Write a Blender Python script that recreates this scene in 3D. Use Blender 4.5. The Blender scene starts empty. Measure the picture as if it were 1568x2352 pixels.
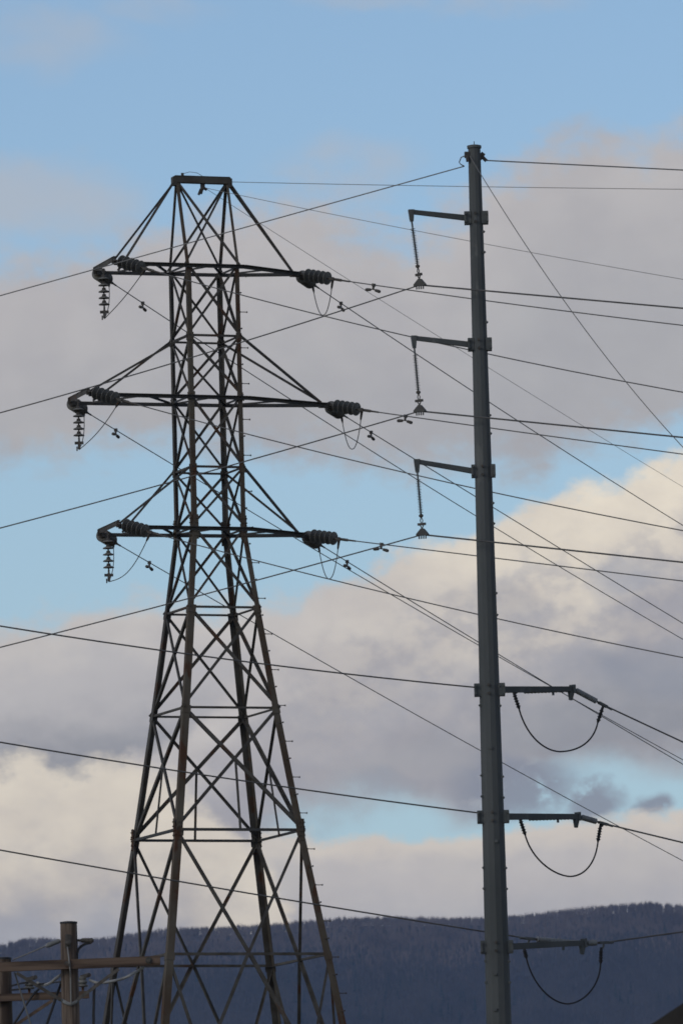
import bpy, math, random
import numpy as np
from mathutils import Vector, Matrix, Quaternion

random.seed(7)
rng = np.random.default_rng(7)
C = bpy.context.scene.collection
scene = bpy.context.scene
R_ = math.radians
V = Vector

# ------------------------------------------------------------------ camera
F = 19500.0                        # focal length in photo units (photo is 1568 x 2352 units)
PITCH, ROLL = math.atan(2334.0 / F), R_(-1.5)
CAM = V((0, 0, 1.7))
RC = Matrix.Rotation(math.pi / 2 + PITCH, 3, 'X') @ Matrix.Rotation(ROLL, 3, 'Z')
cd = bpy.data.cameras.new('camera')
cam = bpy.data.objects.new('camera', cd)
C.objects.link(cam)
cam.matrix_world = Matrix.Translation(CAM) @ RC.to_4x4()
cd.sensor_fit = 'HORIZONTAL'
cd.sensor_width = 14.9
cd.lens = 14.9 * F / 1568.0
cd.clip_start, cd.clip_end = 1.0, 60000.0
cd.dof.use_dof = True
cd.dof.focus_distance = 185.0
cd.dof.aperture_fstop = 7.1
scene.camera = cam

# ------------------------------------------------------------------ light and exposure
SUN_EL, SUN_AZ = R_(24), R_(-130)      # azimuth from +Y towards +X: low sun, left and a little behind
scene.view_settings.view_transform = 'Standard'
scene.view_settings.look = 'None'
scene.view_settings.exposure = 0.0
scene.view_settings.gamma = 1.0
sl = bpy.data.lights.new('sun', 'SUN')
sl.energy, sl.angle, sl.color = 0.7, R_(12), (1.0, 0.93, 0.84)
so = bpy.data.objects.new('sun', sl)
C.objects.link(so)
sd = V((math.sin(SUN_AZ) * math.cos(SUN_EL), math.cos(SUN_AZ) * math.cos(SUN_EL), math.sin(SUN_EL)))
so.rotation_euler = sd.to_track_quat('Z', 'Y').to_euler()
so.location = (0, 0, 60)


class NT:
    """small helper for building node trees"""
    def __init__(self, tree):
        self.t = tree
        self.n, self.l = tree.nodes, tree.links

    def new(self, kind, **kw):
        n = self.n.new(kind)
        for k, v in kw.items():
            setattr(n, k, v)
        return n

    def put(self, sock, v):
        if hasattr(v, 'is_output'):
            self.l.new(v, sock)
        elif v is not None:
            sock.default_value = v

    def m(self, op, a, b=None, c=None, clamp=False):
        n = self.new('ShaderNodeMath', operation=op, use_clamp=clamp)
        self.put(n.inputs[0], a)
        if b is not None: self.put(n.inputs[1], b)
        if c is not None: self.put(n.inputs[2], c)
        return n.outputs[0]

    def ss(self, x, a, b, lo=0.0, hi=1.0):
        n = self.new('ShaderNodeMapRange', interpolation_type='SMOOTHSTEP')
        for i, v in enumerate((x, a, b, lo, hi)):
            self.put(n.inputs[i], v)
        return n.outputs[0]

    def mix(self, f, a, b):
        n = self.new('ShaderNodeMix', data_type='RGBA')
        self.put(n.inputs[0], f)
        for s, v in ((n.inputs[6], a), (n.inputs[7], b)):
            if isinstance(v, tuple): v = (*v[:3], 1.0)
            self.put(s, v)
        return n.outputs[2]

    def noise(self, vec, scale, detail=6.0, rough=0.55, color=False):
        n = self.new('ShaderNodeTexNoise')
        if vec is not None: self.l.new(vec, n.inputs['Vector'])
        n.inputs['Scale'].default_value = scale
        n.inputs['Detail'].default_value = detail
        n.inputs['Roughness'].default_value = rough
        return n.outputs['Color' if color else 'Fac']

    def comb(self, x, y, z=0.0):
        n = self.new('ShaderNodeCombineXYZ')
        for i, v in enumerate((x, y, z)): self.put(n.inputs[i], v)
        return n.outputs[0]

    def sep(self, v):
        n = self.new('ShaderNodeSeparateXYZ')
        self.l.new(v, n.inputs[0])
        return n.outputs

    def curve(self, x, pts):
        """a curve through pts, x and y both in 0..1"""
        n = self.new('ShaderNodeFloatCurve')
        self.put(n.inputs['Value'], x)
        c = n.mapping.curves[0]
        pts = sorted(pts)
        while len(c.points) < len(pts): c.points.new(0.5, 0.5)
        for p, (a, b) in zip(c.points, pts):
            p.location = (a, b)
            p.handle_type = 'AUTO_CLAMPED'
        n.mapping.update()
        return n.outputs[0]


def srgb(r, g, b):
    f = lambda c: ((c / 255 + 0.055) / 1.055) ** 2.4 if c > 10 else c / 255 / 12.92
    return (f(r), f(g), f(b))


def build_world():
    w = bpy.data.worlds.new('World')
    scene.world = w
    w.use_nodes = True
    N = NT(w.node_tree)
    N.n.clear()
    out = N.new('ShaderNodeOutputWorld')
    bg = N.new('ShaderNodeBackground')
    bg.inputs['Strength'].default_value = 0.14
    N.l.new(bg.outputs[0], out.inputs[0])
    sky = N.new('ShaderNodeTexSky', sky_type='NISHITA')
    sky.sun_disc = False
    sky.sun_elevation, sky.sun_rotation = SUN_EL, SUN_AZ
    sky.altitude = 300
    sky.air_density, sky.dust_density, sky.ozone_density = 0.8, 0.25, 2.0
    tc = N.new('ShaderNodeTexCoord')
    d = N.sep(tc.outputs['Generated'])
    y = N.m('MAXIMUM', d[1], 0.05)
    u, v = N.m('DIVIDE', d[0], y), N.m('DIVIDE', d[2], y)
    # direction -> a flat chart of the northern sky, 1000 photo units = 1
    a = N.m('MULTIPLY', u, 19.36)
    b = N.m('MULTIPLY', N.m('SUBTRACT', v, math.tan(PITCH)), -19.22)
    cr, sr = math.cos(ROLL), math.sin(ROLL)
    x0 = N.m('ADD', N.m('ADD', N.m('MULTIPLY', a, cr), N.m('MULTIPLY', b, -sr)), 0.784)
    y0 = N.m('ADD', N.m('ADD', N.m('MULTIPLY', a, sr), N.m('MULTIPLY', b, cr)), 1.176)
    P0 = N.comb(x0, N.m('MULTIPLY', y0, 1.35), 0.37)
    # two warps: billows for the crisp tops, broad drift for the soft edges
    wv = N.new('ShaderNodeVectorMath', operation='SUBTRACT')
    N.l.new(N.noise(P0, 4.2, 8, 0.55, True), wv.inputs[0]); wv.inputs[1].default_value = (.5, .5, .5)
    wc = N.sep(wv.outputs[0])
    wb = N.new('ShaderNodeVectorMath', operation='SUBTRACT')
    N.l.new(N.noise(P0, 1.7, 4, 0.5, True), wb.inputs[0]); wb.inputs[1].default_value = (.5, .5, .5)
    wd = N.sep(wb.outputs[0])
    X = N.m('ADD', N.m('MULTIPLY_ADD', wc[0], 0.17, x0), N.m('MULTIPLY', wd[0], 0.10))
    Yv = N.m('ADD', N.m('MULTIPLY_ADD', wc[1], 0.17, y0), N.m('MULTIPLY', wd[1], 0.10))
    fine = N.noise(P0, 11.0, 7, 0.6)
    soft = N.noise(P0, 2.6, 5, 0.55)
    Xn = N.m('MULTIPLY_ADD', X, 1 / 3.2, 0.25)               # chart x -0.8..2.4 -> 0..1

    def cur(pts):                                             # boundary curve given in photo units
        return N.m('MULTIPLY_ADD', N.curve(Xn, [((p / 1000 + .8) / 3.2, (q / 1000 + 1) / 4) for p, q in pts]), 4.0, -1.0)

    def below(pts, soft_, shift=0.0, puff=0.0):               # 0 above the curve, 1 below
        e = N.m('SUBTRACT', Yv, cur(pts))
        if puff: e = N.m('MULTIPLY_ADD', N.m('SUBTRACT', fine, .5), puff, e)
        return N.ss(e, shift - soft_, shift + soft_), e

    # relief of the billows, as seen with the light from upper left
    sh = N.new('ShaderNodeVectorMath', operation='ADD')
    N.l.new(P0, sh.inputs[0]); sh.inputs[1].default_value = (-.035, -.055, .0)
    relief = N.m('SUBTRACT', N.noise(P0, 5.2, 9, .58), N.noise(sh.outputs[0], 5.2, 9, .58))
    broad = N.m('SUBTRACT', N.noise(P0, 2.1, 6, .5), N.noise(sh.outputs[0], 2.1, 6, .5))

    def emboss(c_, k1, k2):
        g = N.m('ADD', N.m('MULTIPLY', relief, k1), N.m('MULTIPLY', broad, k2))
        g = N.m('ADD', 1.0, g)
        n = N.new('ShaderNodeMix', data_type='RGBA', blend_type='MULTIPLY')
        n.inputs[0].default_value = 1.0
        N.l.new(c_, n.inputs[6])
        N.l.new(N.comb(g, g, N.m('MULTIPLY_ADD', g, .8, .2)), n.inputs[7])
        return n.outputs[2]

    def blob(cx, cy, rx, ry, k=1.0, lo=1.0, hi=0.35):
        dx = N.m('MULTIPLY', N.m('SUBTRACT', X, cx / 1000), 1000 / rx)
        dy = N.m('MULTIPLY', N.m('SUBTRACT', Yv, cy / 1000), 1000 / ry)
        r = N.m('SQRT', N.m('ADD', N.m('MULTIPLY', dx, dx), N.m('MULTIPLY', dy, dy)))
        return N.m('MULTIPLY', N.ss(r, lo, hi), k)

    def times(*fs):
        r = fs[0]
        for f in fs[1:]: r = N.m('MULTIPLY', r, f)
        return r

    K = 1 / 0.14                                                  # colours below are what the eye sees; strength is 0.14
    def col(r, g, b, k=1.0): return tuple(c * K * k for c in srgb(r, g, b))
    grey, mauve, cream = col(183, 182, 183), col(195, 191, 190), col(238, 227, 209)
    dim, slate = col(167, 166, 171), col(146, 150, 161)

    tint = N.new('ShaderNodeMix', data_type='RGBA', blend_type='MULTIPLY')
    tint.inputs[0].default_value = 1.0
    N.l.new(sky.outputs[0], tint.inputs[6])
    tint.inputs[7].default_value = (.96, .955, .91, 1)
    # thin high cirrus veil paling the blue, thicker towards the horizon
    c = N.mix(N.m('MULTIPLY_ADD', N.ss(y0, .0, 1.9), .40, .05), tint.outputs[2], col(178, 203, 208))
    # pale drifting veils high up
    veil = N.m('MAXIMUM', N.m('MAXIMUM', blob(90, 95, 260, 120, .35), blob(90, 465, 330, 130, .55)),
               N.m('MAXIMUM', blob(1000, -20, 420, 60, .45), blob(780, 400, 230, 120, .6)))
    veil = N.m('MAXIMUM', veil, blob(360, 10, 200, 60, .3))
    c = N.mix(times(veil, N.ss(soft, .3, .62)), c, mauve)
    # the big grey bank
    t1, e1 = below([(-800, 640), (0, 625), (170, 600), (330, 545), (560, 480), (700, 470), (800, 520), (930, 560), (1010, 520),
                    (1120, 440), (1230, 350), (1340, 322), (1460, 345), (1568, 300), (2400, 250)], .075, 0, .22)
    b1, _ = below([(-800, 1060), (0, 1050), (200, 1030), (480, 1000), (700, 1035), (1000, 1075), (1180, 1060), (1350, 1010), (1568, 965), (2400, 940)], .07, 0, .2)
    bank = N.m('MULTIPLY', t1, N.m('SUBTRACT', 1.0, b1))
    shade1 = N.mix(N.ss(e1, 0.0, .5), mauve, grey)
    shade1 = N.mix(times(N.ss(soft, .4, .75), .45), shade1, dim)
    c = N.mix(bank, c, emboss(shade1, .16, .35))
    # low grey layer, left middle
    t2, e2 = below([(-800, 1440), (0, 1425), (200, 1400), (420, 1385), (560, 1395), (660, 1380), (760, 1345), (900, 1310), (2400, 1300)], .045, 0, .16)
    b2, _ = below([(-800, 1900), (0, 1880), (400, 1850), (560, 1850), (700, 1830), (900, 1815), (1050, 1850), (1180, 1810), (1290, 1745), (1568, 1765), (2400, 1760)], .05)
    shade2 = N.mix(N.ss(e2, .02, .16), col(210, 204, 198), mauve)
    shade2 = N.mix(N.ss(e2, .16, .36), shade2, col(158, 158, 162))
    shade2 = N.mix(times(N.ss(e2, .36, .5), N.ss(X, .5, .75)), shade2, col(180, 176, 177))
    c = N.mix(times(t2, N.m('SUBTRACT', 1.0, b2)), c, emboss(shade2, .14, .35))
    # sunlit heap on the right
    t3, e3 = below([(-800, 2300), (500, 1600), (640, 1450), (720, 1380), (820, 1335), (930, 1275), (1060, 1245), (1160, 1190), (1260, 1150), (1400, 1122),
                    (1470, 1080), (1568, 1062), (2400, 1000)], .034, 0, .13)
    lump = N.m('MULTIPLY_ADD', N.m('SUBTRACT', soft, .5), .55, e3)
    lump = N.m('MULTIPLY_ADD', N.m('SUBTRACT', fine, .5), .16, lump)
    lit3 = N.m('MULTIPLY', N.ss(lump, .42, .05), N.ss(X, .55, 1.22))
    s3 = N.mix(N.ss(e3, .05, .30), col(204, 198, 194), col(182, 178, 179))
    s3 = N.mix(lit3, s3, cream)
    s3 = N.mix(times(N.ss(fine, .42, .62), N.ss(e3, .08, .2), .35), s3, col(170, 169, 175))
    s3 = N.mix(blob(1455, 1305, 120, 60, .6), s3, col(172, 173, 180))
    s3 = N.mix(blob(1180, 1400, 150, 70, .35), s3, col(165, 165, 172))
    s3 = N.mix(blob(1560, 1535, 330, 90, .7), s3, slate)
    s3 = N.mix(N.ss(e3, .38, .56), s3, col(172, 171, 173))
    fade3 = N.m('SUBTRACT', 1.0, N.ss(e3, .36, .60))
    c = N.mix(times(t3, fade3), c, emboss(s3, .34, .5))
    # slate belly of the right-hand cloud, above the last blue gap
    c = N.mix(times(blob(1540, 1560, 330, 75, .6), N.ss(soft, .3, .55)), c, slate)
    # blue gap over the horizon layer comes from the sky itself; ragged dark scud in front of it
    scud = N.m('MAXIMUM', N.m('MAXIMUM', blob(1170, 1800, 190, 85), blob(1335, 1838, 85, 62)), N.m('MAXIMUM', blob(1465, 1850, 75, 45), blob(930, 1800, 170, 35, .35)))
    c = N.mix(times(scud, N.ss(fine, .3, .5), .9), c, slate)
    # low layer above the hill
    t4, e4 = below([(-800, 1905), (300, 1940), (560, 1940), (720, 1925), (900, 1915), (1100, 1895), (1300, 1880), (1568, 1868), (2400, 1860)], .018, 0, .08)
    s4 = N.mix(N.ss(e4, .015, .09), col(226, 216, 203), col(205, 199, 195))
    s4 = N.mix(N.ss(e4, .10, .24), s4, col(190, 187, 188))
    s4 = N.mix(times(N.ss(soft, .45, .7), .35), s4, col(204, 198, 190))
    c = N.mix(t4, c, emboss(s4, .2, .3))
    # sunlit heap on the left
    t5, e5 = below([(-800, 1700), (-100, 1735), (0, 1755), (60, 1742), (140, 1765), (250, 1745), (330, 1775), (400, 1800), (450, 1850), (510, 1905), (560, 1960),
                    (640, 2060), (800, 2300), (2400, 3000)], .03, 0, .12)
    lump5 = N.m('MULTIPLY_ADD', N.m('SUBTRACT', soft, .5), .25, e5)
    lump5 = N.m('MULTIPLY_ADD', N.m('SUBTRACT', fine, .5), .22, lump5)
    s5 = N.mix(N.ss(lump5, .06, .36), col(235, 224, 206), col(204, 196, 188))
    s5 = N.mix(N.ss(e5, .27, .40), s5, col(178, 177, 181))
    c = N.mix(t5, c, emboss(s5, .32, .45))
    # the rest of the sky, outside the chart: broken grey cloud
    gen = N.noise(tc.outputs['Generated'], 3.0, 6, 0.55)
    rest = N.mix(N.m('MULTIPLY', N.ss(gen, .38, .58), .85), sky.outputs[0], col(160, 157, 156))
    inn = times(N.ss(x0, -5.0, -1.6), N.ss(x0, 6.5, 3.2), N.ss(y0, -1.0, -.5), N.ss(d[1], .2, .4))
    c = N.mix(inn, rest, c)
    N.l.new(c, bg.inputs['Color'])
    w.cycles.sampling_method = 'MANUAL'
    w.cycles.sample_map_resolution = 512


build_world()
scene.cycles.use_denoising = True
scene.cycles.denoiser = 'OPENIMAGEDENOISE'
scene.cycles.max_bounces = 4
scene.cycles.volume_bounces = 0
scene.cycles.pixel_filter_type = 'BLACKMAN_HARRIS'
scene.cycles.filter_width = 1.7


# ------------------------------------------------------------------ helpers: where a photo point lies in the place
def ray(px):
    return (RC @ V(((px[0] - 784.0) / F, (1176.0 - px[1]) / F, -1.0))).normalized()


def at_y(px, Y):                                   # on the upright plane at distance Y
    r = ray(px)
    return CAM + r * (Y / r.y)


def head(deg):                                     # heading from +Y (away) towards +X (right)
    return V((math.sin(R_(deg)), math.cos(R_(deg)), 0))


def at_plane(px, P0, h):                           # on the upright plane through P0 along heading vector h
    n = V((h.y, -h.x, 0))
    r = ray(px)
    return CAM + r * ((P0 - CAM).dot(n) / r.dot(n))


def unit_px(P):                                    # photo units per metre at P
    return F / -(RC.transposed() @ (P - CAM)).z


# ------------------------------------------------------------------ helpers: meshes
class MB:
    def __init__(self):
        self.v, self.f, self.s = [], [], []

    def add(self, vs, fs, smooth=False):
        o = len(self.v)
        self.v += [tuple(p) for p in vs]
        self.f += [tuple(i + o for i in f) for f in fs]
        self.s += [smooth] * len(fs)
        return self

    def prism(self, p, q, poly, d1, d2, poly2=None):
        n = len(poly)
        a = [p + d1 * x + d2 * y for x, y in poly]
        b = [q + d1 * x + d2 * y for x, y in (poly2 or poly)]
        fs = [(i, (i + 1) % n, n + (i + 1) % n, n + i) for i in range(n)]
        fs += [tuple(range(n))[::-1], tuple(range(n, 2 * n))]
        return self.add(a + b, fs)

    def angle(self, p, q, d1, d2, w, t=None):      # rolled steel angle from p to q, flanges along d1 and d2
        t = t or w * 0.14
        ax = (q - p).normalized()
        d1 = (d1 - ax * d1.dot(ax)).normalized()
        d2 = (d2 - ax * d2.dot(ax) - d1 * d2.dot(d1)).normalized()
        return self.prism(p, q, [(0, 0), (w, 0), (w, t), (t, t), (t, w), (0, w)], d1, d2)

    def bar(self, p, q, w, h, up=V((0, 0, 1)), w2=None, h2=None):
        ax = (q - p).normalized()
        d1 = ax.cross(up)
        d1 = d1.normalized() if d1.length > 1e-4 else V((1, 0, 0))
        d2 = d1.cross(ax).normalized()
        r = lambda a, b: [(-a / 2, -b / 2), (a / 2, -b / 2), (a / 2, b / 2), (-a / 2, b / 2)]
        return self.prism(p, q, r(w, h), d1, d2, r(w2 or w, h2 or h))

    def tube(self, pts, rad, n=6, caps=True):
        pts = [V(p) for p in pts]
        rads = rad if isinstance(rad, (list, tuple)) else [rad] * len(pts)
        vs, fs = [], []
        ref = None
        for i, p in enumerate(pts):
            ax = (pts[min(i + 1, len(pts) - 1)] - pts[max(i - 1, 0)]).normalized()
            if ref is None:
                ref = V((0, 0, 1)) if abs(ax.z) < .9 else V((1, 0, 0))
            d1 = (ref - ax * ref.dot(ax)).normalized()
            ref = d1
            d2 = ax.cross(d1)
            for k in range(n):
                a = 2 * math.pi * k / n
                vs.append(p + (d1 * math.cos(a) + d2 * math.sin(a)) * rads[i])
        for i in range(len(pts) - 1):
            for k in range(n):
                j = (k + 1) % n
                fs.append((i * n + k, i * n + j, (i + 1) * n + j, (i + 1) * n + k))
        if caps:
            fs += [tuple(range(n))[::-1], tuple(range((len(pts) - 1) * n, len(pts) * n))]
        return self.add(vs, fs, True)

    def lathe(self, prof, n=16, p=V((0, 0, 0)), ax=V((0, 0, 1))):   # prof: (distance along ax, radius)
        return self.tube_profile([p + ax * z for z, r in prof], [r for z, r in prof], ax, n)

    def tube_profile(self, pts, rads, ax, n):
        ref = V((0, 0, 1)) if abs(ax.z) < .9 else V((1, 0, 0))
        d1 = (ref - ax * ref.dot(ax)).normalized()
        d2 = ax.cross(d1)
        vs, fs = [], []
        for p, r in zip(pts, rads):
            r = max(r, 1e-4)
            vs += [p + (d1 * math.cos(2 * math.pi * k / n) + d2 * math.sin(2 * math.pi * k / n)) * r for k in range(n)]
        for i in range(len(pts) - 1):
            for k in range(n):
                j = (k + 1) % n
                fs.append((i * n + k, i * n + j, (i + 1) * n + j, (i + 1) * n + k))
        fs += [tuple(range(n))[::-1], tuple(range((len(pts) - 1) * n, len(pts) * n))]
        return self.add(vs, fs, True)

    def mesh(self, name, mat):
        me = bpy.data.meshes.new(name)
        me.from_pydata(self.v, [], self.f)
        me.polygons.foreach_set('use_smooth', self.s)
        me.materials.append(mat)
        me.update()
        return me

    def build(self, name, mat, parent=None, world=True):
        o = bpy.data.objects.new(name, self.mesh(name, mat))
        C.objects.link(o)
        if parent is not None:
            o.parent = parent
            if world: o.matrix_parent_inverse = ROOTS.get(parent.name, Matrix()).inverted()
        if self.s and any(self.s):
            try: o.data.set_sharp_from_angle(angle=R_(40))
            except Exception: pass
        return o


ROOTS = {}


def tag(o, label=None, cat=None, group=None, kind=None):
    for k, v in (('label', label), ('category', cat), ('group', group), ('kind', kind)):
        if v: o[k] = v
    return o


def thing(name, label, cat, loc=(0, 0, 0), group=None, rot=None):
    o = bpy.data.objects.new(name, None)
    C.objects.link(o)
    o.empty_display_size = .2
    o.location = loc
    m = Matrix.Translation(V(loc))
    if rot is not None:
        o.rotation_mode = 'QUATERNION'
        o.rotation_quaternion = rot
        m = m @ rot.to_matrix().to_4x4()
    ROOTS[o.name] = m
    return tag(o, label, cat, group)


def copy_thing(root, label, loc, rot):
    r = root.copy(); C.objects.link(r)
    r.location = loc
    r.rotation_mode = 'QUATERNION'; r.rotation_quaternion = rot
    r['label'] = label
    for ch in list(root.children):
        c = ch.copy(); C.objects.link(c); c.parent = r
        for g in ch.children:
            e = g.copy(); C.objects.link(e); e.parent = c
    return r


# ------------------------------------------------------------------ materials
def material(name, c1, c2, rough=.6, metal=0.0, scale=4.0, stretch=(1, 1, 1), spots=None, bump=0.0, lo=.35, hi=.65):
    m = bpy.data.materials.new(name)
    m.use_nodes = True
    N = NT(m.node_tree)
    bs = N.n['Principled BSDF']
    tc = N.new('ShaderNodeTexCoord')
    mp = N.new('ShaderNodeMapping')
    N.l.new(tc.outputs['Object'], mp.inputs[0])
    mp.inputs['Scale'].default_value = stretch
    n1 = N.noise(mp.outputs[0], scale, 6, .6)
    c = N.mix(N.ss(n1, lo, hi), c1, c2)
    if spots:
        n2 = N.noise(mp.outputs[0], spots[1], 5, .6)
        c = N.mix(N.ss(n2, spots[2], spots[2] + .1), c, spots[0])
    N.l.new(c, bs.inputs['Base Color'])
    bs.inputs['Metallic'].default_value = metal
    N.l.new(N.m('MULTIPLY_ADD', n1, .25, rough - .12), bs.inputs['Roughness'])
    bs.inputs['Specular IOR Level'].default_value = .3
    if bump:
        b = N.new('ShaderNodeBump')
        b.inputs['Strength'].default_value = bump
        b.inputs['Distance'].default_value = .02
        N.l.new(n1, b.inputs['Height'])
        N.l.new(b.outputs[0], bs.inputs['Normal'])
    return m


M = {
    'tower': material('weathered tower steel', (.062, .052, .041), (.098, .093, .081), .65, scale=2.2, spots=((.085, .042, .022), 1.1, .56)),
    'rust': material('rusty tower steel', (.074, .05, .031), (.112, .098, .076), .75, scale=1.3, stretch=(1, 1, .45), spots=((.075, .034, .016), 2.0, .53)),
    'brace': material('bracing steel', (.058, .051, .043), (.10, .093, .081), .65, scale=3.0, spots=((.09, .045, .023), 1.4, .56)),
    'arm': material('crossarm steel', (.05, .05, .05), (.075, .072, .066), .6, scale=3),
    'fitting': material('dark line fittings', (.05, .045, .04), (.10, .09, .078), .55, scale=9, spots=((.09, .045, .025), 5, .6)),
    'porcelain': material('grey porcelain', (.115, .11, .10), (.175, .17, .155), .45, scale=7),
    'wire': material('weathered conductor', (.085, .085, .085), (.12, .115, .11), .55, scale=2),
    'static': material('galvanised strand', (.16, .16, .16), (.22, .215, .205), .55, scale=2),
    'pole': material('dark painted steel pole', (.070, .077, .078), (.096, .103, .103), .75, scale=1.3, stretch=(1, 1, .35), spots=((.135, .14, .135), 2.2, .61), bump=.05),
    'polearm': material('grey pole hardware', (.078, .086, .087), (.115, .123, .121), .55, scale=3),
    'polymer': material('grey polymer housing', (.17, .18, .185), (.22, .23, .235), .5, scale=5),
    'black': material('black rubber', (.018, .018, .02), (.035, .035, .038), .6, scale=5),
    'wood': material('weathered pole wood', (.05, .035, .027), (.205, .158, .122), .85, scale=11, stretch=(1, 1, .05), spots=((.075, .05, .035), 9, .58), bump=.4),
    'timber': material('weathered crossarm timber', (.05, .033, .025), (.16, .112, .082), .85, scale=10, stretch=(.06, 1, 1), spots=((.07, .045, .03), 8, .6), bump=.4),
    'galv': material('dull galvanised iron', (.16, .165, .165), (.24, .245, .24), .55, scale=6),
    'cable': material('pale insulated jumper', (.26, .26, .25), (.32, .32, .31), .6, scale=4),
    'brown': material('brown glazed porcelain', (.09, .045, .025), (.13, .07, .04), .3, scale=5),
    'roof': material('dark roof shingles', (.028, .026, .024), (.05, .045, .04), .9, scale=3, bump=.3),
    'siding': material('pale house siding', (.42, .41, .38), (.48, .47, .44), .8, scale=2),
    'glass': material('window glass', (.03, .035, .04), (.05, .055, .06), .1, scale=2),
    'field': material('winter grass field', (.075, .068, .038), (.13, .11, .065), .95, scale=.05),
    'slope': material('leaf litter slope', (.045, .035, .031), (.065, .052, .046), .95, scale=.02),
    'bark': material('bare winter wood', (.125, .092, .08), (.245, .19, .168), .9, scale=.022, lo=.3, hi=.7),
    'dimbark': material('dimmed winter wood', (.05, .045, .043), (.10, .086, .08), .9, scale=.022, lo=.3, hi=.7),  # same bark, with the lower slope's haze and weaker light in its colour
    'needle': material('evergreen needles', (.016, .028, .018), (.03, .045, .028), .9, scale=.05),
}

# ------------------------------------------------------------------ setting: ground and hill
YH = 9000.0                                        # distance of the ridge
TREELINE = [(-1500, 2250), (-600, 2210), (0, 2166), (55, 2150), (100, 2147), (140, 2155), (190, 2153), (250, 2148), (300, 2139), (390, 2123), (440, 2122), (520, 2122),
            (620, 2118), (700, 2110), (790, 2101), (900, 2100), (1030, 2101), (1170, 2097), (1230, 2094), (1330, 2081), (1430, 2070), (1490, 2066), (1568, 2074), (2000, 2060), (3000, 2110)]
TREE_PX = 24.0


def ridge():
    xs, zs = [], []
    for px in TREELINE:
        p = at_y((px[0], px[1] + TREE_PX), YH)
        xs.append(p.x); zs.append(p.z)
    return np.array(xs), np.array(zs)


RX, RZ = ridge()


def hill_z(x, y):
    top = np.interp(x, RX, RZ)
    t = np.clip((y - 7400.0) / (YH - 7400.0), 0, 1)
    front = top * (0.35 * t + 0.65 * t ** 1.25)
    back = top - np.maximum(y - YH, 0) * 0.25
    z = np.where(y < YH, front, back)
    gul = 5.0 * np.sin(x * .016 + y * .004) + 3.0 * np.sin(x * .043 - y * .011 + 1.3)
    return np.maximum(z + gul * np.clip((YH - 25 - y) / 120, 0, 1) * np.clip(t * 4, 0, 1), -2.0)


def build_setting():
    g = MB()
    g.add([V((-16000, -3000, 0)), V((16000, -3000, 0)), V((16000, 14000, 0)), V((-16000, 14000, 0))], [(0, 1, 2, 3)])
    tag(g.build('ground', M['field']), kind='structure')
    xs = np.concatenate([np.linspace(-6000, -800, 30), np.linspace(-780, 900, 170), np.linspace(940, 6000, 30)])
    ys = np.concatenate([np.linspace(7390, 8500, 30), np.linspace(8520, 9060, 60), np.linspace(9100, 12500, 30)])
    gx, gy = np.meshgrid(xs, ys)
    z = hill_z(gx, gy)
    h = MB()
    nx, ny = len(xs), len(ys)
    h.v = [tuple(p) for p in np.stack([gx, gy, z], -1).reshape(-1, 3)]
    h.f = [(j * nx + i, j * nx + i + 1, (j + 1) * nx + i + 1, (j + 1) * nx + i) for j in range(ny - 1) for i in range(nx - 1)]
    h.s = [True] * len(h.f)
    tag(h.build('hill', M['slope']), kind='structure')


build_setting()


def tri_mesh(name, verts, mat):
    """verts: (n,3,3) array of separate triangles"""
    n = len(verts)
    me = bpy.data.meshes.new(name)
    me.vertices.add(n * 3); me.loops.add(n * 3); me.polygons.add(n)
    me.vertices.foreach_set('co', verts.reshape(-1).astype(np.float32))
    me.loops.foreach_set('vertex_index', np.arange(n * 3, dtype=np.int32))
    me.polygons.foreach_set('loop_start', np.arange(0, n * 3, 3, dtype=np.int32))
    me.update(calc_edges=True)
    me.materials.append(mat)
    o = bpy.data.objects.new(name, me)
    C.objects.link(o)
    return o


def twig_tris(p, q, r0):
    """three-sided pointed sticks from p to q, arrays (n,3)"""
    d = q - p
    d /= np.linalg.norm(d, axis=1, keepdims=True) + 1e-9
    ref = np.where(np.abs(d[:, 2:3]) > .9, np.array([[1., 0, 0]]), np.array([[0, 0, 1.]]))
    a = np.cross(d, ref); a /= np.linalg.norm(a, axis=1, keepdims=True) + 1e-9
    b = np.cross(d, a)
    r = [p + (a * math.cos(k * 2.0944) + b * math.sin(k * 2.0944)) * r0[:, None] for k in range(3)]
    return np.concatenate([np.stack([r[k], r[(k + 1) % 3], q], 1) for k in range(3)])


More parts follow.
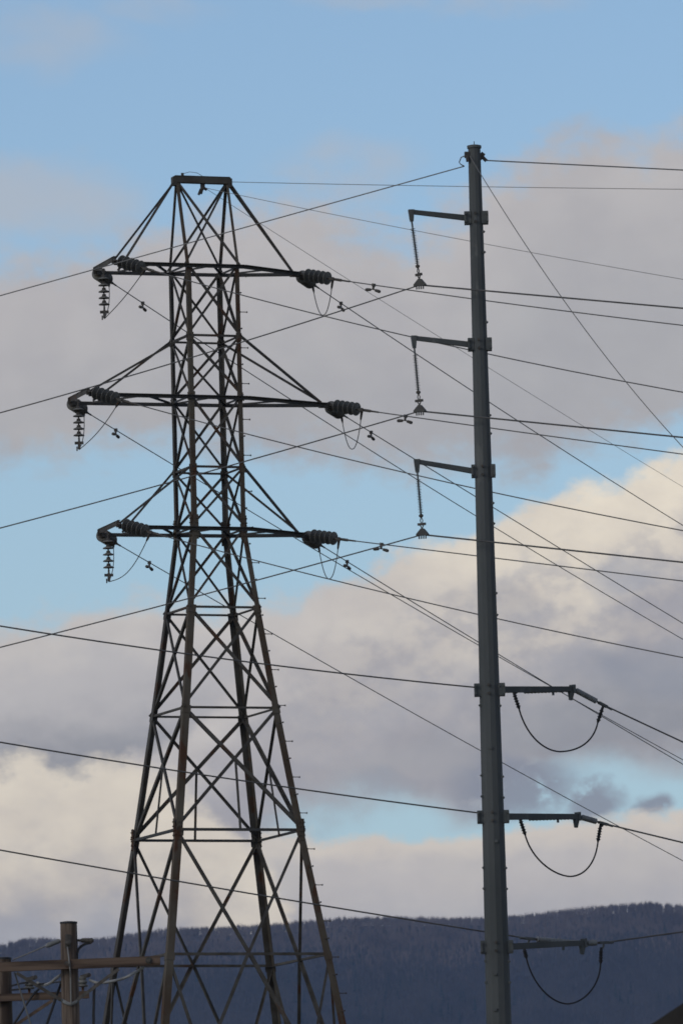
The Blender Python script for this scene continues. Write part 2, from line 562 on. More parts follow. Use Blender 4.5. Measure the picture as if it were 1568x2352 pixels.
def build_forest():
    # bare hardwoods throughout; haze and dimmer light lower down put into darker bark colour
    n = 33000
    x = rng.uniform(-640, 700, n)
    kind = rng.choice([0, 1, 2], n, p=[.58, .24, .18])
    yy = np.where(kind == 0, rng.uniform(8685, 8960, n), np.where(kind == 1, rng.uniform(8930, 9005, n), rng.uniform(8985, 9030, n)))
    z = hill_z(x, yy)
    hgt = rng.normal(11.8, .8, n).clip(8, 15) * (1 + .12 * np.sin(x * .031 + .8) * np.sin(x * .0093))
    lean = rng.normal(0, .03, (n, 2))
    base = np.stack([x, yy, z - .5], 1)
    top = base + np.stack([lean[:, 0] * hgt, lean[:, 1] * hgt, hgt], 1)
    wide = rng.uniform(.8, 1.35, n)
    low = (yy + 16 * np.sin(x * .021) + 9 * np.sin(x * .05 + 2) + rng.normal(0, 26, n)) < 8905
    tris = [[], []]

    def put(t, m):
        t = t.reshape(3, -1, 3, 3)
        for q, sel in ((0, ~m), (1, m)): tris[q].append(t[:, sel].reshape(-1, 3, 3))
    put(twig_tris(base, base + (top - base) * .62, np.full(n, .24)), low)
    for k in range(32):                            # branches fanning out to a rounded crown
        f = rng.uniform(.26, .62, n)
        st = base + (top - base) * f[:, None]
        az, cz = rng.uniform(0, 2 * math.pi, n), rng.uniform(-.75, .97, n)
        rr = np.sqrt(1 - cz * cz) * hgt * .225 * wide * rng.uniform(.6, 1, n)
        en = base + (top - base) * .70 + np.stack([np.cos(az) * rr, np.sin(az) * rr, cz * hgt * .27 * rng.uniform(.85, 1.02, n)], 1)
        put(twig_tris(st, en, rng.uniform(.05, .12, n)), low)
    o = tri_mesh('bare_forest', np.concatenate(tris[0]), M['bark'])
    tag(o, 'bare brownish winter forest along the crest of the distant ridge', 'forest', kind='stuff')
    o = tri_mesh('dimmed_forest', np.concatenate(tris[1]), M['dimbark'])
    tag(o, 'bare forest low on the distant ridge, haze and dimmer light put into its colour', 'forest', kind='stuff')
    # scattered evergreens, far too many and too small to count
    m = 700
    x = rng.uniform(-640, 700, m); yy = rng.uniform(8735, 8940, m)
    keep = (np.sin(x * .017 + 1) + np.sin(yy * .023 + x * .009) + (8830 - yy) / 110 + rng.normal(0, .8, m)) > .9
    x, yy = x[keep], yy[keep]
    m = len(x)
    z = hill_z(x, yy)
    hgt = rng.uniform(11, 17, m)
    tris = []
    for k in range(80):
        f = rng.uniform(0.06, 1.0, m)
        az = rng.uniform(0, 2 * math.pi, m)
        ln = (1.04 - f) * 4.0 * rng.uniform(.7, 1.2, m)
        s = np.stack([x, yy, z + hgt * f], 1)
        e = s + np.stack([np.cos(az) * ln, np.sin(az) * ln, -.25 * ln], 1)
        tris.append(twig_tris(s, e, np.full(m, .5)))
    o = tri_mesh('evergreens', np.concatenate(tris), M['needle'])
    tag(o, 'dark scattered evergreens among the bare trees on the distant slope', 'trees', kind='stuff')


build_forest()

# ------------------------------------------------------------------ lattice tower
TY = 191.0
TC = at_y((482.5, 1218), TY)                       # tower axis
PSI = R_(20.4)
E1 = V((math.cos(PSI), math.sin(PSI), 0))          # along the crossarms, to the right
E2 = V((-math.sin(PSI), math.cos(PSI), 0))         # away from the camera
UP = V((0, 0, 1))


def lev(y, a_px):
    p = at_y((482.5 + (y - 1218) * .0245, y), TY)
    return p.z, a_px / unit_px(V((TC.x, TY, p.z)))


LV = [lev(616, 127), lev(781, 127.5), lev(917, 128), lev(1082, 128.5), lev(1218, 129), lev(1406, 173), lev(1639, 232), lev(1922, 309), lev(2209, 396), lev(2770, 562)]
zg, ag = 0.0, None
slope_ = (LV[9][1] - LV[8][1]) / (LV[8][0] - LV[9][0])
LV.append((0.0, LV[9][1] + slope_ * LV[9][0]))
ZT = at_y((463, 418), TY).z                        # ridge of the peak
CORN = {'A': (-1, -1), 'R': (1, -1), 'B': (1, 1), 'L': (-1, 1)}


def cor(k, i):
    z, a = LV[i]
    s = CORN[k]
    return V((TC.x, TY, z)) + E1 * (s[0] * a / 2) + E2 * (s[1] * a / 2)


def peak(k):
    s = CORN[k]
    return V((TC.x, TY, ZT)) + E1 * (s[0] * LV[0][1] / 2) + E2 * (s[1] * .05)


tower = thing('lattice_tower', 'rusty steel lattice transmission tower with three pairs of crossarms', 'tower', (TC.x, TY, 0))
FACES = [('A', 'R', -E2), ('R', 'B', E1), ('B', 'L', E2), ('L', 'A', -E1)]


def tower_body():
    W = [.062, .105, .105, .11, .11, .115, .15, .155, .16, .16, .165]     # flange per segment
    for k, (sx, sy) in CORN.items():
        mb = MB()
        d1, d2 = -E1 * sx, -E2 * sy
        mb.angle(peak(k), cor(k, 0) + UP * .02, d1, d2, W[0])
        for i in range(10):
            mb.angle(cor(k, i), cor(k, i + 1), d1, d2, W[i + 1])
        leg = mb.build('leg', M['rust' if k in 'AR' else 'tower'], tower)
        if k == 'A': leg['label'] = 'rust streaked nearest corner leg'
        # splice plates where the leg changes section
        for i in (4, 7):
            sp = MB()
            p = cor(k, i)
            for dd, ee in ((d1, d2), (d2, d1)):
                c0 = p - ee * .013 + dd * .075
                sp.prism(c0 - UP * .28, c0 + UP * .28, [(-.058, 0), (.058, 0), (.058, .011), (-.058, .011)], dd, -ee)
                for zz in (-.2, -.1, 0, .1, .2):
                    for q in (-.035, .035):
                        sp.lathe([(0, .016), (.022, .016)], 6, c0 - ee * .011 + dd * q + UP * zz, -ee)
            sp.build('splice_plate', M['rust'], leg)
        for i in range(1, 9):                       # gusset angle wrapped round each joint
            w = W[i + 1] + .03
            a_, b_ = cor(k, i), cor(k, i + 1)
            ax = (b_ - a_).normalized()
            o_ = -(d1 + d2) * .012
            gp = MB()
            gp.angle(a_ - ax * .09 + o_, a_ + ax * .09 + o_, d1, d2, w, .011)
            gp.build('gusset_plate', M['rust' if k in 'AR' else 'tower'], leg)
        if k == 'R':                                # climbing bolts, alternately on the two flanges
            z, j = LV[0][0] - .25, 0
            while z > 4:
                i = max(n for n in range(11) if LV[n][0] >= z) if z > 0 else 9
                i = min(i, 9)
                f = (LV[i][0] - z) / (LV[i][0] - LV[i + 1][0])
                p = cor(k, i).lerp(cor(k, i + 1), f)
                dr, off = (E1, -d2 * 0) if j % 2 == 0 else (-E2, E1 * 0)
                p = p + (d2 * .04 if j % 2 == 0 else d1 * .04)
                sb = MB()
                sb.tube([p, p + dr * .17], .0095, 6)
                sb.lathe([(0, .021), (.018, .021)], 6, p + dr * .165, dr)
                sb.lathe([(0, .02), (.02, .02)], 6, p, dr)
                sb.build('step_bolt', M['fitting'], leg)
                z -= .41; j += 1

    def brace(name, lines, w, n, mat='brace'):
        mb = MB()
        for q, (p0, p1) in enumerate(lines):
            inn = -n
            off = inn * (.012 + .012 * q)
            ax = (p1 - p0).normalized()
            side = ax.cross(n)
            if side.z < 0: side = -side
            mb.angle(p0 + off, p1 + off, side, inn, w, .008)
        return mb.build(name, M[mat], tower)

    for a, b, n in FACES:
        # peak
        if n in (-E2, E2):
            brace('cross_brace', [(peak(a), cor(b, 0)), (peak(b), cor(a, 0))], .05, n)
        for i in range(8):
            w = .055 if i < 5 else (.068 if i < 6 else .078)
            pa0, pb0, pa1, pb1 = cor(a, i), cor(b, i), cor(a, i + 1), cor(b, i + 1)
            if i < 7:
                brace('cross_brace', [(pa0, pb1), (pb0, pa1)], w, n)
            else:
                mid = (pa1 + pb1) / 2
                brace('cross_brace', [(pa0, mid), (pb0, mid)], .07, n)
            if i == 6:                              # hanger from the crossing to the strut below
                wa = (pa0 - pb0).length; wb = (pa1 - pb1).length
                t = wa / (wa + wb)
                X_ = (pa0 + pb0) / 2 * (1 - t) + (pa1 + pb1) / 2 * t
                brace('hanger', [(X_, (pa1 + pb1) / 2)], .045, n)
        for i in (1, 3, 5, 6, 7, 8, 9):
            brace('strut', [(cor(a, i), cor(b, i))], .05 if i < 7 else .062, n, 'arm' if i == 7 else 'brace')
        # open bays towards the ground
        m8 = (cor(a, 8) + cor(b, 8)) / 2
        for i in (8, 9):
            mt = (cor(a, i) + cor(b, i)) / 2
            for k in (a, b):
                brace('diagonal', [(mt, cor(k, i + 1))], .08, n)
                q = mt.lerp(cor(k, i + 1), .46)
                brace('redundant_brace', [(cor(k, i), q)], .06, n)
    # peak beam
    mb = MB()
    pl, pr = V((TC.x, TY, ZT)) - E1 * (LV[0][1] / 2 + .05), V((TC.x, TY, ZT)) + E1 * (LV[0][1] / 2 + .05)
    mb.prism(pl - E2 * .08 - UP * .03, pr - E2 * .08 - UP * .03, [(0, 0), (.012, 0), (.012, .15), (0, .15)], E2, UP)
    mb.prism(pl + E2 * .07 - UP * .03, pr + E2 * .07 - UP * .03, [(0, 0), (.012, 0), (.012, .15), (0, .15)], E2, UP)
    mb.bar(pl + E1 * .02 + UP * .126, pr - E1 * .02 + UP * .126, .18, .012)
    for s in (pl, pr):
        inw = E1 if s is pl else -E1
        mb.bar(s + inw * .02 - UP * .10, s + inw * .02 + UP * .10, .11, .15, E2)
    b = mb.build('peak_beam', M['tower'], tower)
    # small lug on top of the beam
    lg = MB()
    q = pl + E1 * .22 + UP * .132
    lg.bar(q, q + UP * .07, .06, .03, E2)
    lg.tube([q + UP * .05, q + E1 * .18 + UP * .10, q + E1 * .36 + UP * .08, q + E1 * .5 + UP * .0], .006)
    lg.build('wire_lug', M['fitting'], b)


tower_body()

ARM_LV = [0, 2, 4]
ARM_RIGHT = [2.25, 2.87, 2.23]                     # tip distance from the axis
ARM_LEFT = [1.75, 2.42, 1.78]                      # beyond the corner leg
ARM_NAME = ['top', 'middle', 'bottom']
TIPS = {}


def tower_arms():
    for n, i in enumerate(ARM_LV):
        z, a = LV[i]
        Ax, Lx, Rx, Bx = (cor(k, i) for k in 'ALRB')
        w = .085
        fe = Ax - E1 * ARM_LEFT[n]
        be = Lx - E1 * (ARM_LEFT[n] - .05) - UP * .02
        tip = V((TC.x, TY, z)) + E1 * ARM_RIGHT[n] - UP * .03
        up = [peak('L'), peak('A'), peak('R'), peak('B')] if i == 0 else [cor(k, i - 1) for k in 'LARB']
        o2, o1 = -E2 * .016, E2 * .016
        # left arm, square ended
        mb = MB()
        mb.angle(fe + o2, Rx + E1 * .1 + o2, UP * -1, -E2, w)
        mb.angle(be + o1, Bx + E1 * .1 + o1, UP * -1, E2, w)
        k1 = Ax - E1 * (ARM_LEFT[n] * .45)
        mb.angle(k1, Lx - E1 * .05, E1, -UP, .045)
        mb.angle(k1 + V((0, 0, -.01)), be + E1 * .45, E1, -UP, .045)
        mb.angle(Lx, Ax, E1, -UP, .05)
        mb.angle((Ax + Rx) / 2, Lx + E1 * .06 - UP * .012, E1, -UP, .045)
        mb.angle((Ax + Rx) / 2 + UP * -.02, Bx - UP * .024, E1, -UP, .045)
        arm = mb.build('crossarm', M['arm'], tower)
        tb = MB()
        p, q = be - E1 * .03 + E2 * .16 + UP * .04, fe - E1 * .03 - E2 * .12 + UP * .04
        tb.prism(p, q, [(0, -.05), (.012, -.05), (.012, .055), (0, .055)], E1, UP)
        tb.prism(p - E1 * .012 + UP * .057, q - E1 * .012 + UP * .057, [(0, 0), (.06, 0), (.06, .01), (0, .01)], E1, UP)
        for e in (p.lerp(q, .03), p.lerp(q, .97)):
            tb.bar(e - UP * .10, e + UP * .05, .03, .08, E1)
        tb.build('tip_beam', M['brace'], arm)
        for s, e in ((up[1], fe + E1 * .02), (up[0], be + E1 * .5)):
            r_ = MB()
            r_.angle(s, e, UP, E2, .05, .008)
            r_.build('tie_rod', M['brace'], arm)
        # right arm, drawn in to a point
        mb = MB()
        mb.angle(Rx + E1 * .1 + o2, tip - E2 * .03, UP * -1, -E2, w)
        mb.angle(Bx + E1 * .1 + o1, tip + E2 * .03, UP * -1, E2, w)
        mb.angle(Bx, Rx, E1, -UP, .05)
        mb.angle(Rx.lerp(tip, .5), Bx.lerp(tip, .12), E1, -UP, .04)
        arm = mb.build('crossarm', M['arm'], tower)
        tp = MB()
        tp.bar(tip - E1 * .16 - UP * .045, tip + E1 * .10 - UP * .045, .11, .12)
        tp.build('tip_plate', M['fitting'], arm)
        for s in (up[2], up[3]):
            r_ = MB()
            r_.angle(s, tip - E1 * .12, UP, E2, .05, .008)
            r_.build('tie_rod', M['brace'], arm)
        TIPS[n] = dict(lf=q - UP * .02 + E1 * .02, lb=p - UP * .04 + E1 * .02, lm=p.lerp(q, .42) - UP * .1 + E1 * .02, rt=tip - UP * .05 + E1 * .08)


tower_arms()


# ------------------------------------------------------------------ spans: a hanging wire fitted in the upright plane it hangs in
def fit(P0, hd, pts, extra=60.0, zmin=4.0, quad=True, cmax=.02):
    h = head(hd) if not isinstance(hd, V) else hd
    S, Z = [], []
    for px in pts:
        q = at_plane(px, P0, h)
        s = (q - P0).dot(h)
        if s > .3:
            S.append(s); Z.append(q.z - P0.z)
    S, Z = np.array(S), np.array(Z)
    w = S / S.max() + .1
    if quad and len(S) > 2:
        A_ = np.stack([S, S * S], 1) * w[:, None]
        b, c = np.linalg.lstsq(A_, Z * w, rcond=None)[0]
    else:
        b, c = (Z * S * w).sum() / (S * S * w).sum(), 0
    if c < 0:
        b, c = (Z * S * w).sum() / (S * S * w).sum(), 0.0
    c = min(c, cmax)
    res = np.abs(b * S + c * S * S - Z).max()
    end = S.max() + extra
    while end > S.max() + 3 and P0.z + b * end + c * end * end < zmin: end -= 2
    return dict(P=P0, h=h, b=b, c=c, end=end, smax=S.max(), res=res)


def on(sp, s):
    return sp['P'] + sp['h'] * s + UP * (sp['b'] * s + sp['c'] * s * s)


def tang(sp, s):
    return (sp['h'] + UP * (sp['b'] + 2 * sp['c'] * s)).normalized()


def wire(sp, s0, rad, name, label, cat, group, mat='wire', pre=None):
    n = 48
    pts = [on(sp, s0 + (sp['end'] - s0) * (k / n) ** 1.6) for k in range(n + 1)]
    if pre: pts = pre + pts
    o = MB().tube(pts, rad, 6).build(name, M[mat])
    return tag(o, label, cat, group)


# prototypes ------------------------------------------------------------------
def disc_mesh(k):
    m = MB()
    m.lathe([(z, r * k) for z, r in [(0, .02), (.004, .042), (.05, .05), (.062, .075), (.082, .118), (.094, .127), (.104, .125), (.106, .112), (.098, .098), (.108, .09), (.096, .072), (.108, .062), (.096, .04), (.1, .018), (.146, .016)]], 24)
    me = m.mesh('insulator_disc', M['porcelain'])
    me.materials.append(M['fitting'])                # iron cap and pin
    for p in me.polygons:
        if p.index < 24 * 3 or p.index >= 24 * 13: p.material_index = 1
    return me


DISC, BIG_DISC = disc_mesh(1.0), disc_mesh(1.22)


def disc_string(name, label, cat, group, loc, rot, strain):
    r = thing(name, label, cat, loc, group, rot)
    ln = MB()
    ln.tube([V((0, 0, -.03)), V((0, 0, .12))], .018, 8)
    ln.bar(V((0, 0, -.02)), V((0, 0, .06)), .03, .075, V((1, 0, 0)))
    ln.build('shackle', M['fitting'], r, world=False)
    for k in range(5):
        o = bpy.data.objects.new('insulator_disc', BIG_DISC if strain else DISC)
        C.objects.link(o); o.parent = r; o.location = (0, 0, .12 + .146 * k)
    cl = MB()
    z0 = .12 + .73
    if strain:
        cl.lathe([(0, .02), (.05, .026), (.10, .026), (.14, .034), (.36, .034), (.40, .022), (.62, .02)], 10, V((0, 0, z0)))
        cl.bar(V((.0, 0, z0 + .07)), V((.0, 0, z0 + .2)), .05, .1, V((1, 0, 0)))
    else:
        cl.tube([V((0, 0, z0)), V((0, 0, z0 + .09))], .022, 8)
        cl.bar(V((-.10, 0, z0 + .12)), V((.10, 0, z0 + .12)), .06, .06)
        cl.bar(V((0, 0, z0 + .08)), V((0, 0, z0 + .26)), .085, .06, V((1, 0, 0)))
        cl.bar(V((-.05, 0, z0 + .2)), V((-.05, 0, z0 + .3)), .03, .03, V((1, 0, 0)))
    cl.build('clamp', M['fitting'], r, world=False)
    return r


def toward(d):                                     # local Z along d, local X kept level
    d = d.normalized()
    x = UP.cross(d)
    if x.length < 1e-3: x = V((1, 0, 0))
    x.normalize()
    return Matrix((x, d.cross(x), d)).transposed().to_quaternion()


PROTO = {}


def place(kind, make, label, loc, rot):
    if kind not in PROTO:
        PROTO[kind] = make(label, loc, rot)
        return PROTO[kind]
    return copy_thing(PROTO[kind], label, loc, rot)


def make_damper(label, loc, rot):
    r = thing('vibration_damper', label, 'damper', loc, 'vibration dampers clamped to the tower conductors', rot)
    c = MB()                                       # local X along the wire, -Z down
    c.bar(V((0, 0, .03)), V((0, 0, -.115)), .035, .04, V((1, 0, 0)))
    c.bar(V((-.03, 0, .0)), V((.03, 0, .0)), .07, .07)
    c.build('clamp', M['fitting'], r, world=False)
    w = MB()
    w.tube([V((-.2, 0, -.125)), V((-.08, 0, -.10)), V((0, 0, -.095)), V((.08, 0, -.10)), V((.2, 0, -.125))], .008, 6)
    w.build('messenger_strand', M['fitting'], r, world=False)
    for s in (-1, 1):
        q = MB()
        q.lathe([(0, .022), (.015, .032), (.11, .038), (.15, .034), (.16, .015)], 12, V((s * .06, 0, -.112)), V((s * .99, 0, -.12)).normalized())
        q.build('weight', M['fitting'], r, world=False)
    return r


def along(d):                                      # local X along d, Z up
    d = d.normalized()
    y = UP.cross(d).normalized()
    return Matrix((d, y, d.cross(y))).transposed().to_quaternion()


# tower conductors: (arm, end, heading, photo points)
HF, HB = 130.0, 17.0
SP = {}
PX = {
    (0, 'lf'): [(343, 627), (500, 666), (562, 683), (732, 724), (935, 770), (1120, 812), (1568, 901)],
    (1, 'lf'): [(283, 924), (394, 953), (575, 998), (672, 1026), (907, 1079), (1091, 1122), (1133, 1131), (1568, 1219)],
    (2, 'lf'): [(352, 1228), (584, 1290), (677, 1311), (847, 1353), (907, 1368), (1097, 1411), (1141, 1420), (1568, 1511)],
    (0, 'rf'): [(765, 640), (907, 661), (1082, 686), (1308, 715), (1568, 747)],
    (1, 'rf'): [(835, 937), (907, 950), (1089, 977), (1127, 983), (1238, 999), (1568, 1043)],
    (2, 'rf'): [(778, 1234), (847, 1243), (907, 1253), (1093, 1277), (1137, 1282), (1568, 1335)],
    (0, 'lb'): [(271, 662), (383, 733), (558, 848), (656, 914), (690, 932), (788, 995), (907, 1070), (1091, 1183), (1134, 1210), (1568, 1469)],
    (1, 'lb'): [(214, 956), (329, 1028), (392, 1063), (570, 1170), (637, 1214), (667, 1228), (847, 1335), (907, 1371), (1098, 1483), (1267, 1578), (1568, 1746)],
    (2, 'lb'): [(283, 1251), (383, 1311), (477, 1369), (552, 1413), (614, 1447), (778, 1542), (968, 1650), (1103, 1724), (1156, 1754), (1274, 1819), (1443, 1911), (1568, 1978)],
    (0, 'rb'): [(730, 664), (790, 708), (907, 780), (1086, 899), (1124, 925), (1185, 963), (1568, 1207)],
    (1, 'rb'): [(805, 960), (907, 1025), (952, 1053), (1091, 1140), (1133, 1167), (1568, 1432)],
    (2, 'rb'): [(746, 1258), (847, 1319), (907, 1357), (1098, 1474), (1267, 1578), (1568, 1756)],
}
SL = .12 + .73                                     # string length to the dead-end clamp
DEBUG = []


def tower_lines():
    for n in range(3):
        for key in ('lf', 'lb', 'rf', 'rb'):
            side = 'left' if key[0] == 'l' else 'right'
            P = TIPS[n]['rt'] + (E2 * (-.05 if key == 'rf' else .05)) if key[0] == 'r' else TIPS[n][key]
            front = key[1] == 'f'
            sp = fit(P, HF if front else HB, PX[(n, key)], 70 if front else 170)
            SP[(n, key)] = sp
            DEBUG.append((n, key, round(sp['b'], 3), round(sp['c'], 5), round(sp['smax'], 1), round(sp['res'], 3)))
            run = 'gently sloping' if front else 'steeply falling'
            lab = f"grey disc strain insulator string on {ARM_NAME[n]} {side} crossarm, holding the {run} wire"
            t0 = tang(sp, .4)
            place('strain', lambda l, p, q: disc_string('strain_insulator', l, 'insulator', 'disc strain insulators on the lattice tower', p, q, True), lab, P, toward(t0))
            sp['clampP'] = P + t0 * (SL + .12)
            sp['t0'] = t0
            wire(sp, SL + .25, .0125, 'conductor', f"{run} conductor leaving the {ARM_NAME[n]} {side} crossarm of the lattice tower", 'wire', 'conductors from the lattice tower')
        # jumper support and jumpers
        lm = TIPS[n]['lm']
        place('susp', lambda l, p, q: disc_string('suspension_insulator', l, 'insulator', 'hanging jumper insulators on the lattice tower', p, q, False),
              f"five disc insulator hanging straight down from the {ARM_NAME[n]} left crossarm end", lm, toward(-UP + E1 * .001))
        bottom = lm - UP * (SL + .27)
        for side, kf, kb in (('left', 'lf', 'lb'), ('right', 'rf', 'rb')):
            a, b = SP[(n, kf)], SP[(n, kb)]
            pa, pb = a['clampP'], b['clampP']
            sag = [.0, .62, .74][n] if side == 'right' else 0
            pts = []
            if side == 'right':
                dips = [.78, .86, .86][n]
                for k in range(25):
                    t = k / 24
                    q = pa.lerp(pb, t)
                    q = q - UP * (dips * (1 - abs(2 * t - 1) ** 2.2)) 
                    pts.append(q)
            else:
                sgn = [.0, .05, .22][n]
                for k in range(17):
                    t = k / 16
                    q = pa.lerp(bottom, t) - UP * (sgn * math.sin(math.pi * t)) - UP * (.06 * math.sin(math.pi * t))
                    pts.append(q)
                for k in range(1, 13):
                    t = k / 12
                    pts.append(bottom.lerp(pb, t) - UP * (.09 * math.sin(math.pi * t)) + E1 * .05 * math.sin(math.pi * t))
            mb = MB().tube(pts, .0105, 6)
            o = mb.build('jumper', M['wire'])
            tag(o, f"slack jumper wire looping under the {ARM_NAME[n]} {side} crossarm end of the lattice tower", 'jumper wire', 'jumper loops on the lattice tower')
            for e, q in ((pts[0], pts[3]), (pts[-1], pts[-4])):
                d = (q - e).normalized()
                tm = MB().lathe([(-.04, .03), (.04, .034), (.2, .026), (.26, .013)], 8, e, d)
                tm.build('terminal', M['fitting'], o)
        for key, px, txt in (('lb', [(328, 706), (266, 994), (343, 1294)][n], 'left'), ('rb', [(783, 702), (852, 992), (797, 1291)][n], 'right'),
                             ('rf', [(858, 655), (931, 955), (876, 1250)][n], 'right')):
            sp = SP[(n, key)]
            q = at_plane(px, sp['P'], sp['h'])
            s = (q - sp['P']).dot(sp['h'])
            run = 'gently sloping' if key[1] == 'f' else 'steeply falling'
            place('damper', make_damper, f"dumbbell vibration damper on the {run} wire from the {ARM_NAME[n]} {txt} crossarm", on(sp, s), along(tang(sp, s)))


tower_lines()


def ground_wires():
    c = V((TC.x, TY, ZT)) + E1 * .02 - UP * .05
    g = thing('ground_wire_clamp', 'dark clamp hanging under the beam at the very top of the lattice tower', 'clamp', c)
    m = MB()
    m.bar(c + UP * .02, c - UP * .12, .07, .09, E1)
    m.bar(c - UP * .1 - E1 * .04, c - UP * .24 - E1 * .10, .05, .05, E2)
    m.bar(c - UP * .1 + E1 * .0, c - UP * .22 - E1 * .04, .04, .04, E2)
    m.bar(c - UP * .06, c - UP * .12 + E1 * .1, .05, .05, E2)
    m.build('clamp_body', M['fitting'], g)
    grp = 'ground wires from the top of the lattice tower'
    q = c - UP * .08 + E1 * .06
    sp = fit(q, HB, [(484, 432), (538, 469), (607, 516), (760, 615), (806, 645), (907, 709), (1009, 773), (1082, 820), (1124, 845), (1320, 968), (1413, 1025), (1568, 1118)], 170)
    wire(sp, 0, .0062, 'ground_wire', 'thin ground wire falling steeply from under the tower peak beam', 'wire', grp, 'static')
    sp = fit(q + E1 * .02, HF, [(549, 444), (723, 481), (847, 506), (907, 520), (1076, 554), (1114, 560), (1568, 641)], 70)
    wire(sp, 0, .0062, 'ground_wire', 'thin ground wire sloping gently away from under the tower peak beam', 'wire', grp, 'static')
    e = V((TC.x, TY, ZT)) + E1 * (LV[0][1] / 2 + .02) + E2 * .06 + UP * .04
    sp = fit(e, 75, [(533, 414), (847, 423), (907, 425), (1076, 428), (1568, 434)], 120)
    wire(sp, 0, .0068, 'ground_wire', 'thin nearly level ground wire running right from the tower peak', 'wire', grp, 'static')


ground_wires()

# ------------------------------------------------------------------ steel pole
PY = 165.0
PC = at_y((1106.4, 968), PY)
PTOP = at_y((1090, 334), PY).z
PZ = [(PTOP, 28.4), (at_y((1130, 1573), PY).z, 46.3), (at_y((1148, 2352), PY).z, 57.8)]


def pole_r(z):
    (z0, w0), (z1, w1), (z2, w2) = PZ
    w = w0 + (w1 - w0) * (z0 - z) / (z0 - z1) if z > z1 else w1 + (w2 - w1) * (z1 - z) / (z1 - z2)
    return w / 2 / unit_px(V((PC.x, PY, max(z, 5))))


def PP(z): return V((PC.x, PY, z))


spole = thing('steel_pole', 'tall tapered dark steel transmission pole with six short arms', 'pole', (PC.x, PY, 0))
PARM = {}


